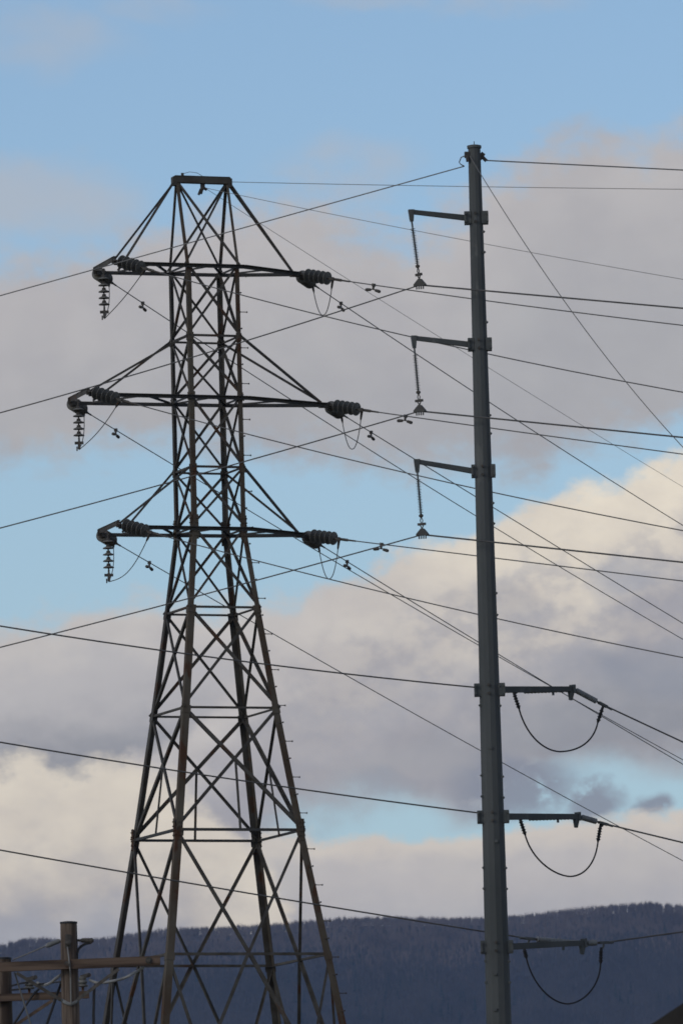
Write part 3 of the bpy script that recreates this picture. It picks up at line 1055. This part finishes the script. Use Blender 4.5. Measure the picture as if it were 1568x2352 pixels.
def build_pole():
    m = MB()
    prof = [(0, pole_r(0)), (6, pole_r(6)), (PZ[2][0], pole_r(PZ[2][0])), (PZ[1][0], pole_r(PZ[1][0])), ((PZ[1][0] + PTOP) / 2, pole_r((PZ[1][0] + PTOP) / 2)), (PTOP - .06, pole_r(PTOP))]
    m.lathe(prof, 12, V((PC.x, PY, 0)))
    m.s = [False] * len(m.f)
    m.build('shaft', M['pole'], spole)
    c = MB()
    c.lathe([(PTOP - .06, pole_r(PTOP) + .004), (PTOP - .05, pole_r(PTOP) + .02), (PTOP, pole_r(PTOP) + .02), (PTOP + .012, pole_r(PTOP) - .02)], 16, V((PC.x, PY, 0)))
    c.tube([PP(PTOP), PP(PTOP + .09)], .008)
    c.build('cap', M['polearm'], spole)
    # step lugs
    L = [(1, y) for y in (533, 580, 741, 955, 997, 1157, 1204, 1364, 1414, 1578, 1623, 1786, 1834, 1996, 2044, 2211, 2259)] + \
        [(-1, y) for y in (1621, 1782, 1830, 1994, 2042, 2208, 2258)]
    for s, y in L:
        z = at_y((1090 + (y - 334) * .029, y), PY).z
        r = pole_r(z)
        d = head(90 * s + 25 * s)                  # towards the camera on that side
        p = PP(z) + d * (r - .01)
        b = MB()
        b.bar(p, p + d * .035, .05, .05)
        b.tube([p + d * .03, p + d * .055], .014, 6)
        b.build('step_lug', M['polearm'], spole)
    # faint welded patches / nuts low on the shaft
    for y, dx in ((1720, -2), (1935, 5), (2240, -6), (2322, -8)):
        z = at_y((1130, y), PY).z
        p = PP(z) + V((dx / 118, -pole_r(z) + .004, 0))
        b = MB(); b.bar(p, p + V((0, -.03, 0)), .06, .05)
        b.build('access_nut', M['polearm'], spole)

    def bracket(z, w, parent_name):
        r = pole_r(z)
        side = 1 if parent_name == 'right' else -1
        made = {}
        for s in (-1, 1):
            b = MB()
            x0, x1 = s * (r - .03), s * w
            b.bar(PP(z) + V((x0, 0, 0)), PP(z) + V((x1, 0, 0)), .20, .25)
            b.bar(PP(z) + V((s * (w - .035), -.115, 0)), PP(z) + V((s * (w + .003), -.115, 0)), .05, .20)
            for zz in (-.075, .075):
                b.lathe([(0, .026), (.06, .026)], 6, PP(z + zz) + V((s * (w - .02), -.13, 0)), V((0, -1, 0)))
            made[s] = b.build('bracket', M['polearm'], spole)
        for zz in (-.085, .08):                      # through bolts on the face
            b = MB()
            b.lathe([(0, .03), (.05, .03)], 6, PP(z + zz) + V((-.02, -r + .01, 0)), V((0, -1, 0)))
            b.build('bolt', M['fitting'], made[side])
        return made[side]

    # arms on the left, holding the hanging insulators
    for n, (yb, tip, end) in enumerate((((500), (944, 486), (945, 505)), ((791), (950, 776), (951, 796)), ((1082), (957, 1060), (958, 1082)))):
        z = at_y((1090 + (yb - 334) * .029, yb), PY).z
        br = bracket(z, .235, 'left')
        h = head(-100)
        t = at_plane(tip, PP(z), h)
        a = MB()
        a.bar(PP(z) + h * .19, t, .095, .105, UP, .07, .085)
        a.build('arm', M['pole'], br)
        e = at_plane(end, PP(z), h)
        f = MB()
        f.bar(t + UP * .045, e, .10, .115, h, .06, .075)
        f.build('arm_end', M['polearm'], br)
        PARM[n] = e
    # arms on the right, for the dead-end circuit
    for n, (yb, tip) in enumerate(((1585, (1314, 1583)), (1877, (1326, 1876)), (2176, (1340, 2167)))):
        z = at_y((1090 + (yb - 334) * .029, yb), PY).z
        br = bracket(z, [.30, .31, .315][n], 'right')
        h = head(50)
        base = PP(z)
        # side plate the arm springs from
        t = at_plane(tip, base, h)
        a = MB()
        s0 = base + V((.26, .02, 0))
        a.bar(s0, t, .10, .125, UP, .075, .10)
        a.build('arm', M['pole'], br)
        f = MB()
        d = (t - s0).normalized()
        f.bar(t - d * .02, t + d * .035, .13, .17)
        f.bar(t - d * .04 - UP * .05, t - d * .055 - UP * .22, .10, .10, d, .05, .06)
        f.build('arm_end', M['polearm'], br)
        f = MB()
        f.bar(s0.lerp(t, .72) - UP * .05, s0.lerp(t, .72) - UP * .12, .03, .04, d)
        f.build('lug', M['polearm'], br)
        PARM[3 + n] = (t, s0)
    # ground wire fittings near the top
    zc = at_y((1091, 358), PY).z
    r = pole_r(zc)
    b = MB()
    b.bar(PP(zc) + V((-r + .02, -.06, .02)), PP(zc) + V((-r - .07, -.08, .02)), .06, .12)
    b.bar(PP(zc) + V((-r - .03, -.09, .0)), PP(zc) + V((-r - .02, -.12, -.12)), .05, .05, V((1, 0, 0)))
    b.build('wire_bracket', M['fitting'], spole)
    b = MB()
    b.bar(PP(zc) + V((r - .02, .03, .03)), PP(zc) + V((r + .05, .04, -.02)), .08, .14)
    b.bar(PP(zc) + V((r + .02, .04, .0)), PP(zc) + V((r + .11, .06, -.09)), .05, .06)
    b.build('wire_bracket', M['fitting'], spole)
    return zc, r


ZC, RCAP = build_pole()


def polymer_hanger(label, top, bot, wl, wr):
    """hanging long-rod insulator with a suspension clamp at bot"""
    d = bot - top
    L = d.length
    q = toward(d)
    r = thing('suspension_insulator', label, 'insulator', top, 'hanging polymer insulators on the steel pole', q)
    k = MB()
    k.tube([V((0, 0, -.02)), V((0, 0, .14))], .018, 8)
    k.bar(V((0, 0, -.02)), V((0, 0, .03)), .06, .05, V((1, 0, 0)))
    k.build('top_fitting', M['polearm'], r, world=False)
    s = MB()
    a, b = .12, L - .38
    prof = [(a, .018)]
    n = 21
    for i in range(n):
        z = a + .05 + (b - a - .08) * i / (n - 1)
        R1 = .052 if i % 2 == 0 else .043
        prof += [(z - .008, .016), (z + .003, R1), (z + .007, R1), (z + .010, .016)]
    prof.append((b, .018))
    s.lathe(prof, 12)
    s.build('shed_rod', M['polearm'], r, world=False)
    e = MB()
    e.lathe([(b, .02), (b + .02, .045), (b + .05, .045), (b + .07, .02)], 10)
    e.tube([V((0, 0, b + .05)), V((.03, 0, b + .13)), V((0, 0, b + .22))], .011, 6)
    e.tube([V((0, 0, b + .05)), V((-.03, 0, b + .13)), V((0, 0, b + .22))], .011, 6)
    e.bar(V((-.085, 0, b + .2)), V((.085, 0, b + .2)), .05, .05, V((0, 0, 1)))
    e.tube([V((-.05, 0, b + .2)), V((0, 0, b + .29))], .013, 6)
    e.tube([V((.05, 0, b + .2)), V((0, 0, b + .29))], .013, 6)
    e.build('yoke', M['fitting'], r, world=False)
    # clamp saddle in world axes
    cl = MB()
    x = (wr - wl).normalized()
    yv = UP.cross(x).normalized()
    P = [(-.13, -.045), (.13, -.045), (.13, -.015), (.075, .045), (.025, .095), (-.025, .095), (-.075, .045), (-.13, -.015)]
    up = x.cross(yv)
    cl.prism(bot - yv * .035, bot + yv * .035, P, x, up)
    for t in (-.075, -.025, .025, .075):
        cl.bar(bot + x * t - up * .04, bot + x * t - up * .11, .02, .02, x)
    cl.build('saddle_clamp', M['arm'], r)
    return r


def pole_lines():
    CL = [(964, 651), (964, 941), (970, 1225)]
    LEFT = [
        [(797, 703), (732, 725), (561, 781), (440, 823), (394, 835), (306, 861), (214, 888), (121, 914), (0, 948)],
        [(847, 976), (672, 1027), (565, 1057), (524, 1070), (394, 1109), (366, 1114), (121, 1181), (0, 1213)],
        [(847, 1260), (667, 1310), (445, 1371), (371, 1392), (121, 1457), (0, 1487)]]
    RIGHT = [
        [(1082, 661), (1114, 665), (1282, 682), (1568, 708)],
        [(1124, 957), (1337, 981), (1568, 1005)],
        [(1135, 1243), (1329, 1266), (1568, 1292)]]
    for n in range(3):
        e = PARM[n]
        bot = at_plane(CL[n], e, head(35)) if False else at_y(CL[n], e.y + .1)
        w = at_y((CL[n][0], CL[n][1] + 3), bot.y)
        sl_ = fit(w, -42, LEFT[n], 110)
        sr_ = fit(w, 103, RIGHT[n], 70)
        DEBUG.append(('pole', n, round(sl_['b'], 3), round(sl_['c'], 5), round(sl_['res'], 3), round(sr_['b'], 3), round(sr_['c'], 5), round(sr_['res'], 3)))
        polymer_hanger(f"slim ribbed insulator hanging from the {ARM_NAME[n]} left arm of the steel pole", e, bot, on(sl_, .5), on(sr_, .5))
        wire(sl_, .08, .0135, 'conductor', f"conductor running left from the {ARM_NAME[n]} hanging insulator of the steel pole, past the tower", 'wire', 'conductors of the hanging circuit on the steel pole')
        wire(sr_, .08, .0165, 'conductor', f"conductor running right across the steel pole from its {ARM_NAME[n]} hanging insulator", 'wire', 'conductors of the hanging circuit on the steel pole')
    # dead-end circuit on the right arms
    QL = [
        [(0, 1438), (121, 1457), (352, 1494), (528, 1515), (630, 1528), (783, 1545), (847, 1552), (968, 1565), (1094, 1576)],
        [(0, 1705), (121, 1726), (320, 1758), (431, 1774), (607, 1802), (681, 1813), (847, 1834), (968, 1848), (1103, 1862)],
        [(0, 1953), (121, 1975), (417, 2027), (589, 2055), (741, 2080), (847, 2098), (1028, 2130), (1114, 2142), (1176, 2151)]]
    QR = [[(1389, 1623), (1568, 1705)], [(1389, 1895), (1427, 1904), (1568, 1936)], [(1388, 2167), (1458, 2158), (1568, 2141)]]
    CR = [(1384, 1619), (1385, 1892), (1386, 2166)]
    JB = [(1284, 1727), (1308, 2014), (1302, 2307)]
    CLf = [(1187, 1588), (1198, 1880), (1216, 2157)]
    TL = [[(1181, 1596), (1191, 1626)], [(1195, 1886), (1205, 1916)], [(1204, 2184), (1208, 2199)]]
    TR = [[(1382, 1630), (1373, 1657)], [(1378, 1901), (1373, 1931)], [(1380, 2184), (1379, 2211)]]
    nm = ['upper', 'middle', 'lower']
    for n in range(3):
        t, s0 = PARM[3 + n]
        d = (t - s0).normalized()
        P = t + d * .03
        hR = head(62)
        c = at_plane(CR[n], P, hR)
        sr_ = fit(c, 62, QR[n], 90, quad=n != 0)
        hl = head(-114)
        cL = at_plane(CLf[n], t - UP * .0, hl)
        sl_ = fit(cL, -114, QL[n], 70)
        DEBUG.append(('dead', n, round(sl_['b'], 3), round(sl_['c'], 5), round(sl_['res'], 3), round(sr_['b'], 3), round(sr_['c'], 5), round(sr_['res'], 3)))
        for side, cc, st in (('right', c, P), ('left', cL, t - d * .02 + E2 * .06)):
            vec = cc - st
            L = vec.length
            r = thing('strain_insulator', f"grey polymer strain insulator pulling {side} from the {nm[n]} right arm of the steel pole", 'insulator', st, 'polymer strain insulators on the steel pole', toward(vec))
            b = MB()
            prof = [(.06, .02)]
            k0, k1 = .06, L - .16
            ns = 13
            for i in range(ns):
                z = k0 + .02 + (k1 - k0 - .04) * i / (ns - 1)
                prof += [(z - .016, .046), (z, .058), (z + .012, .057)]
            prof.append((k1, .03))
            b.lathe(prof, 14)
            b.build('shed_rod', M['polymer'], r, world=False)
            f = MB()
            f.tube([V((0, 0, -.03)), V((0, 0, .08))], .02, 8)
            f.tube([V((0, 0, k1 - .01)), V((0, 0, L - .06))], .022, 8)
            f.build('end_fitting', M['fitting'], r, world=False)
            cl = MB()
            cl.bar(V((0, 0, L - .10)), V((0, 0, L + .1)), .05, .07, V((1, 0, 0)))
            cl.tube([V((0, 0, L)), V((0, 0, L + .22))], .024, 8)
            cl.build('clamp', M['polearm'], r, world=False)
        wire(sr_, .0, .0165, 'conductor', f"conductor leaving right from the {nm[n]} right arm tip of the steel pole", 'wire', 'conductors of the dead-end circuit on the steel pole')
        wire(sl_, .0, .0150, 'conductor', f"conductor crossing in from the left behind the steel pole to its {nm[n]} right arm", 'wire', 'conductors of the dead-end circuit on the steel pole')
        # jumper loop between the two clamps
        a0, a1 = at_y(TL[n][0], cL.y - .05), at_y(TL[n][1], cL.y - .05)
        b0, b1 = at_y(TR[n][0], c.y), at_y(TR[n][1], c.y)
        bt = at_y(JB[n], (cL.y + c.y) / 2)
        ctrl = [a1, a1.lerp(bt, .5) + V((-.13, 0, -.10)), bt, b1.lerp(bt, .5) + V((.16, 0, -.20)), b1]
        da, db = (a1 - a0).normalized(), (b1 - b0).normalized()
        pts = []
        n1 = 18
        def bez(p0, p1, p2, p3, t): return p0 * (1 - t) ** 3 + p1 * 3 * t * (1 - t) ** 2 + p2 * 3 * t * t * (1 - t) + p3 * t ** 3
        hz = (b1 - a1); hz.z = 0
        dz1, dz2 = (a1 - bt).length, (b1 - bt).length
        for k in range(n1 + 1): pts.append(bez(a1, a1 + (da * .6 - UP * .25) * dz1 * .45, bt - hz * .24 - UP * -.02, bt, k / n1))
        for k in range(1, n1 + 1): pts.append(bez(bt, bt + hz * .22 + UP * .01, b1 + (db * .6 - UP * .4) * dz2 * .42, b1, k / n1))
        o = MB().tube(pts, .0165, 8).build('jumper', M['black'])
        tag(o, f"black jumper cable looping below the {nm[n]} right arm of the steel pole", 'jumper wire', 'jumper loops on the steel pole')
        for p, q in ((a0, a1), (b0, b1)):
            bt_ = MB()
            dd = (q - p).normalized()
            Ln = (q - p).length
            prof = [(-.06, .025), (0, .03)]
            m_ = max(4, int(Ln / .05))
            for i in range(m_):
                z = Ln * (i + .5) / m_
                prof += [(z - .016, .030), (z, .048), (z + .008, .046), (z + .014, .030)]
            prof += [(Ln, .03), (Ln + .03, .018)]
            bt_.lathe(prof, 12, p, dd)
            bt_.build('ribbed_boot', M['black'], o)
        # lead from clamp into the boot
        ld = MB()
        ld.tube([c, c.lerp(b0, .5) + V((.02, 0, 0)), b0], .02, 6)
        ld.build('lead', M['polearm'], o)
        ld = MB()
        ld.tube([cL + UP * -.02, a0], .02, 6)
        ld.build('lead', M['polearm'], o)
    # static wires and guy at the pole top
    q = at_y((1066, 381), PY - .02)
    sp = fit(q, -42, [(845, 447), (731, 478), (612, 509), (480, 544), (390, 567), (300, 591), (120, 643), (0, 683)], 110)
    DEBUG.append(('static', round(sp['b'], 3), round(sp['c'], 5), round(sp['res'], 3)))
    top = PP(ZC) + V((-RCAP - .06, -.09, -.0))
    loop = [top, top + V((-.08, 0, -.03)), at_y((1054, 372), PY - .05), at_y((1058, 377), PY - .05), q]
    wire(sp, 0.01, .0115, 'ground_wire', 'ground wire sloping down left from the steel pole top behind the wires', 'wire', 'ground wires of the steel pole', 'static', pre=loop)
    q = PP(ZC) + V((RCAP + .10, .06, -.08))
    sp = fit(q, 78, [(1120, 369), (1340, 378), (1568, 390)], 110)
    wire(sp, 0, .0125, 'ground_wire', 'nearly level ground wire running right from the top of the steel pole', 'wire', 'ground wires of the steel pole', 'static')
    q = PP(ZC) + V((-RCAP + .03, -RCAP - .02, -.02))
    sp = fit(q, 128, [(1105, 420), (1120, 441), (1215, 572), (1286, 684), (1332, 737), (1430, 870), (1500, 950), (1568, 1028)], 12, zmin=2, cmax=.2)
    DEBUG.append(('guy', round(sp['b'], 3), round(sp['c'], 5), round(sp['res'], 3)))
    wire(sp, 0, .0095, 'guy_wire', 'thin grey guy wire falling steeply to the right from the steel pole top', 'wire', None, 'static')


pole_lines()


# ------------------------------------------------------------------ wooden poles in the lower left corner
def wood():
    Y1, Y2 = 130.0, 133.5
    p1 = at_y((160, 2235), Y1)
    z1 = at_y((154, 2123), Y1).z
    up1 = thing('utility_pole', 'weathered wooden pole with long timber crossarm and iron braces', 'utility pole', (p1.x, Y1, 0))
    k = unit_px(V((p1.x, Y1, z1)))
    P = lambda x, y, yy=Y1: at_y((x * .2701, 2056.9 + y * .2701), yy)           # enlarged-corner units
    m = MB()
    m.lathe([(0, .19), (z1 - 1.6, 42 / 2 / k), (z1 - .02, 38.5 / 2 / k), (z1, 37 / 2 / k)], 18, V((p1.x, Y1, 0)))
    sh = m.build('shaft', M['wood'], up1)
    c = MB(); c.lathe([(z1 + .002, 40.5 / 2 / k), (z1 + .03, 40 / 2 / k), (z1 + .04, .05)], 18, V((p1.x, Y1, 0)))
    c.build('cap', M['black'], up1)
    r1 = .135
    yf = Y1 - r1 - .06
    a, b = P(-560, 636, yf), P(1362, 557, yf)
    x = MB(); x.bar(a, b, .095, .145)
    ca = x.build('crossarm', M['timber'], up1)
    for q in (P(1265, 555, yf - .05), P(575, 590, yf - .05)):
        bo = MB(); bo.lathe([(0, .055), (.01, .055), (.012, .028), (.05, .028)], 8, q, V((0, -1, 0)))
        bo.build('bolt', M['fitting'], ca)
    for pts in ([(140, 662), (520, 895)], [(1010, 628), (655, 893)]):
        br = MB(); br.bar(P(*pts[0], yf - .055), P(*pts[1], Y1 - r1 - .02), .012, .05)
        br.build('brace', M['fitting'], up1)
    st = MB(); st.tube([P(515, 890, Y1 - .08), P(560, 915, Y1 - r1 - .02), P(600, 930, Y1 - r1 - .03), P(640, 912, Y1 - r1 - .02), P(668, 888, Y1 - .08)], .028, 6)
    st.build('brace_band', M['galv'], up1)
    gw = MB(); gw.tube([P(573, 440, Y1 - r1 - .012), P(588, 560, Y1 - r1 - .13), P(596, 640, Y1 - r1 - .13), P(600, 700, Y1 - r1 - .03), P(603, 930, Y1 - r1 - .05)], .012, 6)
    gw.build('ground_lead', M['static'], up1)
    ey = MB()
    ey.bar(P(580, 335, Y1 - r1 - .012), P(577, 450, Y1 - r1 - .012), .09, .02, V((0, 1, 0)))
    ey.lathe([(0, .045), (.05, .045), (.06, .03)], 10, P(580, 405, Y1 - r1 - .02), V((0, -1, 0)))
    ey.build('eye_plate', M['fitting'], up1)
    # second pole, half out of the picture
    p2 = at_y((10, 2270), Y2)
    z2 = at_y((8, 2205), Y2).z
    up2 = thing('utility_pole', 'lower wooden pole at the left edge behind the long crossarm', 'utility pole', (p2.x, Y2, 0))
    k2 = unit_px(V((p2.x, Y2, z2)))
    m = MB(); m.lathe([(0, .185), (z2 - 1.5, 36 / 2 / k2), (z2, 34 / 2 / k2)], 18, V((p2.x, Y2, 0)))
    m.build('shaft', M['wood'], up2)
    c = MB(); c.lathe([(z2 + .002, 37 / 2 / k2), (z2 + .03, 36 / 2 / k2), (z2 + .04, .05)], 18, V((p2.x, Y2, 0)))
    c.build('cap', M['black'], up2)
    y2f = Y2 - .19
    a, b = P(-640, 896, y2f), P(758, 847, y2f)
    x = MB(); x.bar(a, b, .09, .115)
    x.build('crossarm', M['timber'], up2)
    br = MB(); br.bar(P(450, 893, y2f - .06), P(105, 1125, Y2 - .13), .012, .05)
    br.build('brace', M['timber'], up2)
    br = MB(); br.bar(P(-360, 920, y2f - .06), P(-30, 1135, Y2 - .13), .012, .05)
    br.build('brace', M['timber'], up2)
    # pin insulators on the lower arm
    for (xx, yy), lab in (((705, 815), 'pin insulator on the right end of the lower crossarm'), ((250, 835), 'pin insulator on the lower crossarm between the two wooden poles')):
        q = P(xx, yy, y2f)
        r = thing('pin_insulator', lab, 'insulator', q, 'pin insulators on the lower crossarm')
        i = MB(); i.lathe([(0, .022), (.05, .022), (.07, .035)], 8, q); i.build('pin', M['brown'], r)
        i = MB(); i.lathe([(.06, .03), (.07, .085), (.09, .085), (.11, .05), (.13, .075), (.15, .072), (.17, .05), (.19, .06), (.22, .055), (.24, .03)], 14, q); i.build('bell', M['porcelain'], r)
        i = MB()
        i.bar(q + V((-.03, -.02, .22)), q + V((.12, -.02, .25)), .06, .055)
        i.lathe([(0, .035), (.05, .035)], 8, q + V((.08, -.03, .24)), V((.5, -.8, .1)).normalized())
        i.build('wire_clamp', M['fitting'], r)

    def cable(pts, rad, label, mat, name='cable', cat='cable', grp=None):
        o = MB()
        Q = []
        n = len(pts)
        for s in range(n - 1):                      # Catmull-Rom through the points
            p0, p1_, p2_, p3 = pts[max(s - 1, 0)], pts[s], pts[s + 1], pts[min(s + 2, n - 1)]
            for q in range(8):
                t = q / 8
                Q.append((p1_ * 2 + (p2_ - p0) * t + (p0 * 2 - p1_ * 5 + p2_ * 4 - p3) * t * t + (p1_ * 3 - p0 - p2_ * 3 + p3) * t ** 3) * .5)
        Q.append(pts[-1])
        return tag(o.tube(Q, rad, 6).build(name, M[mat]), label, cat, grp)

    g1 = 'cables on the wooden poles'
    cable([P(330, 800, y2f - .02), P(280, 850, y2f - .1), P(215, 945, y2f - .1), P(120, 1093, y2f - .1), P(-100, 1400, y2f - .1)], .021, 'black drop cable slanting down left between the two wooden poles', 'black', grp=g1)
    cable([P(520, 745, Y1 + .18), P(490, 830, Y1 + .3), P(450, 950, Y1 + .3), P(400, 1093, Y1 + .3), P(330, 1300, Y1 + .3)], .021, 'black drop cable slanting down left against the nearer wooden pole', 'black', grp=g1)
    cable([P(822, 745, Y2 - .2), P(802, 800, Y2 - .2), P(797, 950, Y2 - .2), P(795, 1093, Y2 - .2), P(790, 1400, Y2 - .2)], .023, 'black cable hanging straight down right of the nearer wooden pole', 'black', grp=g1)
    cable([P(760, 720, y2f), P(820, 745, y2f - .05), P(900, 742, y2f - .3), P(1050, 708, Y1 - .2), P(1170, 645, Y1 - .1), P(1225, 612, Y1 - .1)], .022, 'pale insulated jumper curving up to the long crossarm right end', 'cable', 'jumper', 'jumper wire', 'pale jumpers on the wooden poles')
    cable([P(320, 745, y2f - .03), P(370, 765, y2f - .1), P(430, 745, Y1 + .8), P(480, 705, Y1 + .3), P(515, 680, Y1 + .12)], .022, 'pale insulated jumper curving up to the nearer wooden pole', 'cable', 'jumper', 'jumper wire', 'pale jumpers on the wooden poles')
    cable([P(100, 772, Y2 - .1), P(215, 745, y2f - .1), P(330, 755, y2f), P(520, 735, Y1 + .4)], .014, 'thin dark lead joining the wooden poles, upper of two', 'black', grp=g1)
    cable([P(100, 808, Y2 - .1), P(240, 793, y2f - .1)], .014, 'thin dark lead beside the left wooden pole, lower of two', 'black', grp=g1)
    cable([P(125, 660, yf + .05), P(165, 790, yf + .2), P(260, 1093, yf + .3), P(330, 1320, yf + .3)], .013, 'thin grey wire slanting down right between the wooden poles', 'static', grp=g1)
    cable([P(105, 552, Y2), P(280, 480, Y1 + 1.5), P(455, 402, Y1)], .011, 'thin stay wire from the lower wooden pole up to the taller one', 'static', 'stay_wire', 'wire')
    d = thing('dead_end_clamp', 'grey clamp on left side of the taller wooden pole top', 'clamp', P(510, 385, Y1), 'clamps at the taller wooden pole top')
    q = MB(); q.lathe([(0, .02), (.02, .035), (.2, .04), (.24, .025)], 10, P(512, 385, Y1), (P(450, 410, Y1) - P(512, 385, Y1)).normalized()); q.build('clamp_body', M['galv'], d)
    d = thing('dead_end_clamp', 'dark clamp on right side of the taller wooden pole top', 'clamp', P(650, 385, Y1), 'clamps at the taller wooden pole top')
    q = MB(); q.lathe([(0, .018), (.08, .02), (.1, .034), (.22, .036), (.25, .042), (.28, .02)], 10, P(642, 384, Y1), (P(770, 386, Y1) - P(642, 384, Y1)).normalized()); q.build('clamp_body', M['fitting'], d)
    q = MB(); q.bar(P(772, 372, Y1), P(776, 410, Y1), .035, .035, V((0, 1, 0))); q.build('bolt', M['fitting'], d)
    cable([P(776, 404, Y1), P(720, 418, Y1), P(675, 450, Y1), P(657, 490, Y1 - .05), P(655, 540, Y1 - .02)], .02, 'short black jumper bending down beside the taller wooden pole top', 'black', grp=g1)


wood()


# ------------------------------------------------------------------ house whose roof edge shows in the lower right corner
def house():
    Y = 62.0
    a, b = at_y((1497, 2352), Y), at_y((1568, 2305), Y)
    d = (b - a).normalized()
    w = 4.2                                        # half width of the gable
    ev = a - d * 1.6                               # eave
    ridge_ = ev + d * (w / d.x)
    cx = ridge_.x
    r = thing('house', 'dark gable roof corner of a house at the lower right edge', 'house', (cx, Y + 5, 0))
    rf = MB()
    t = .22
    for s in (-1, 1):
        e = V((cx + s * w, Y, ev.z)); rg = V((cx, Y, ridge_.z))
        n = V((0, 0, -t))
        rf.add([e, rg, rg + V((0, 10, 0)), e + V((0, 10, 0)), e + n, rg + n, rg + n + V((0, 10, 0)), e + n + V((0, 10, 0))],
               [(0, 1, 2, 3), (7, 6, 5, 4), (0, 4, 5, 1), (1, 5, 6, 2), (2, 6, 7, 3), (3, 7, 4, 0)])
    rf.build('roof', M['roof'], r)
    wl = MB()
    x0, x1 = cx - w + .5, cx + w - .5
    ez = ev.z + (ridge_.z - ev.z) * .5 / w - t - .03
    top = ridge_.z - t - .03
    y0, y1 = Y + .4, Y + 9.6
    wl.add([V((x0, y0, 0)), V((x1, y0, 0)), V((x1, y0, ez)), V((cx, y0, top)), V((x0, y0, ez)),
            V((x0, y1, 0)), V((x1, y1, 0)), V((x1, y1, ez)), V((cx, y1, top)), V((x0, y1, ez))],
           [(0, 1, 2, 3, 4), (9, 8, 7, 6, 5), (0, 5, 6, 1), (1, 6, 7, 2), (4, 9, 5, 0)])
    wl.build('wall', M['siding'], r)
    for xx, zz in ((cx - 1.8, 1.5), (cx + 1.8, 1.5), (cx, 4.2)):
        f = MB()
        f.bar(V((xx, y0 - .03, zz - .65)), V((xx, y0 - .03, zz + .65)), 1.0, .05, V((0, 1, 0)))
        fo = f.build('window', M['siding'], r)
        g = MB(); g.bar(V((xx, y0 - .058, zz - .55)), V((xx, y0 - .058, zz + .55)), .8, .012, V((0, 1, 0)))
        g.build('pane', M['glass'], fo)


house()


# ------------------------------------------------------------------ the air: even haze round the whole place
def haze():
    m = bpy.data.materials.new('haze')
    m.use_nodes = True
    N = NT(m.node_tree)
    N.n.clear()
    out = N.new('ShaderNodeOutputMaterial')
    pv = N.new('ShaderNodeVolumePrincipled')
    pv.inputs['Color'].default_value = (.40, .59, .97, 1)
    pv.inputs['Density'].default_value = 3.7e-5
    pv.inputs['Anisotropy'].default_value = 0.0
    N.l.new(pv.outputs[0], out.inputs['Volume'])
    h = MB()
    x0, x1, y0, y1, z0, z1 = -16500, 16500, -3500, 14500, -3.0, 720.0
    h.add([V((x, y, z)) for z in (z0, z1) for y in (y0, y1) for x in (x0, x1)],
          [(0, 2, 3, 1), (4, 5, 7, 6), (0, 1, 5, 4), (2, 6, 7, 3), (0, 4, 6, 2), (1, 3, 7, 5)])
    o = h.build('haze', m)
    tag(o, 'thin blue haze in the air towards the distant ridge', 'haze', kind='stuff')


haze()
for d_ in DEBUG: print('FIT', d_)
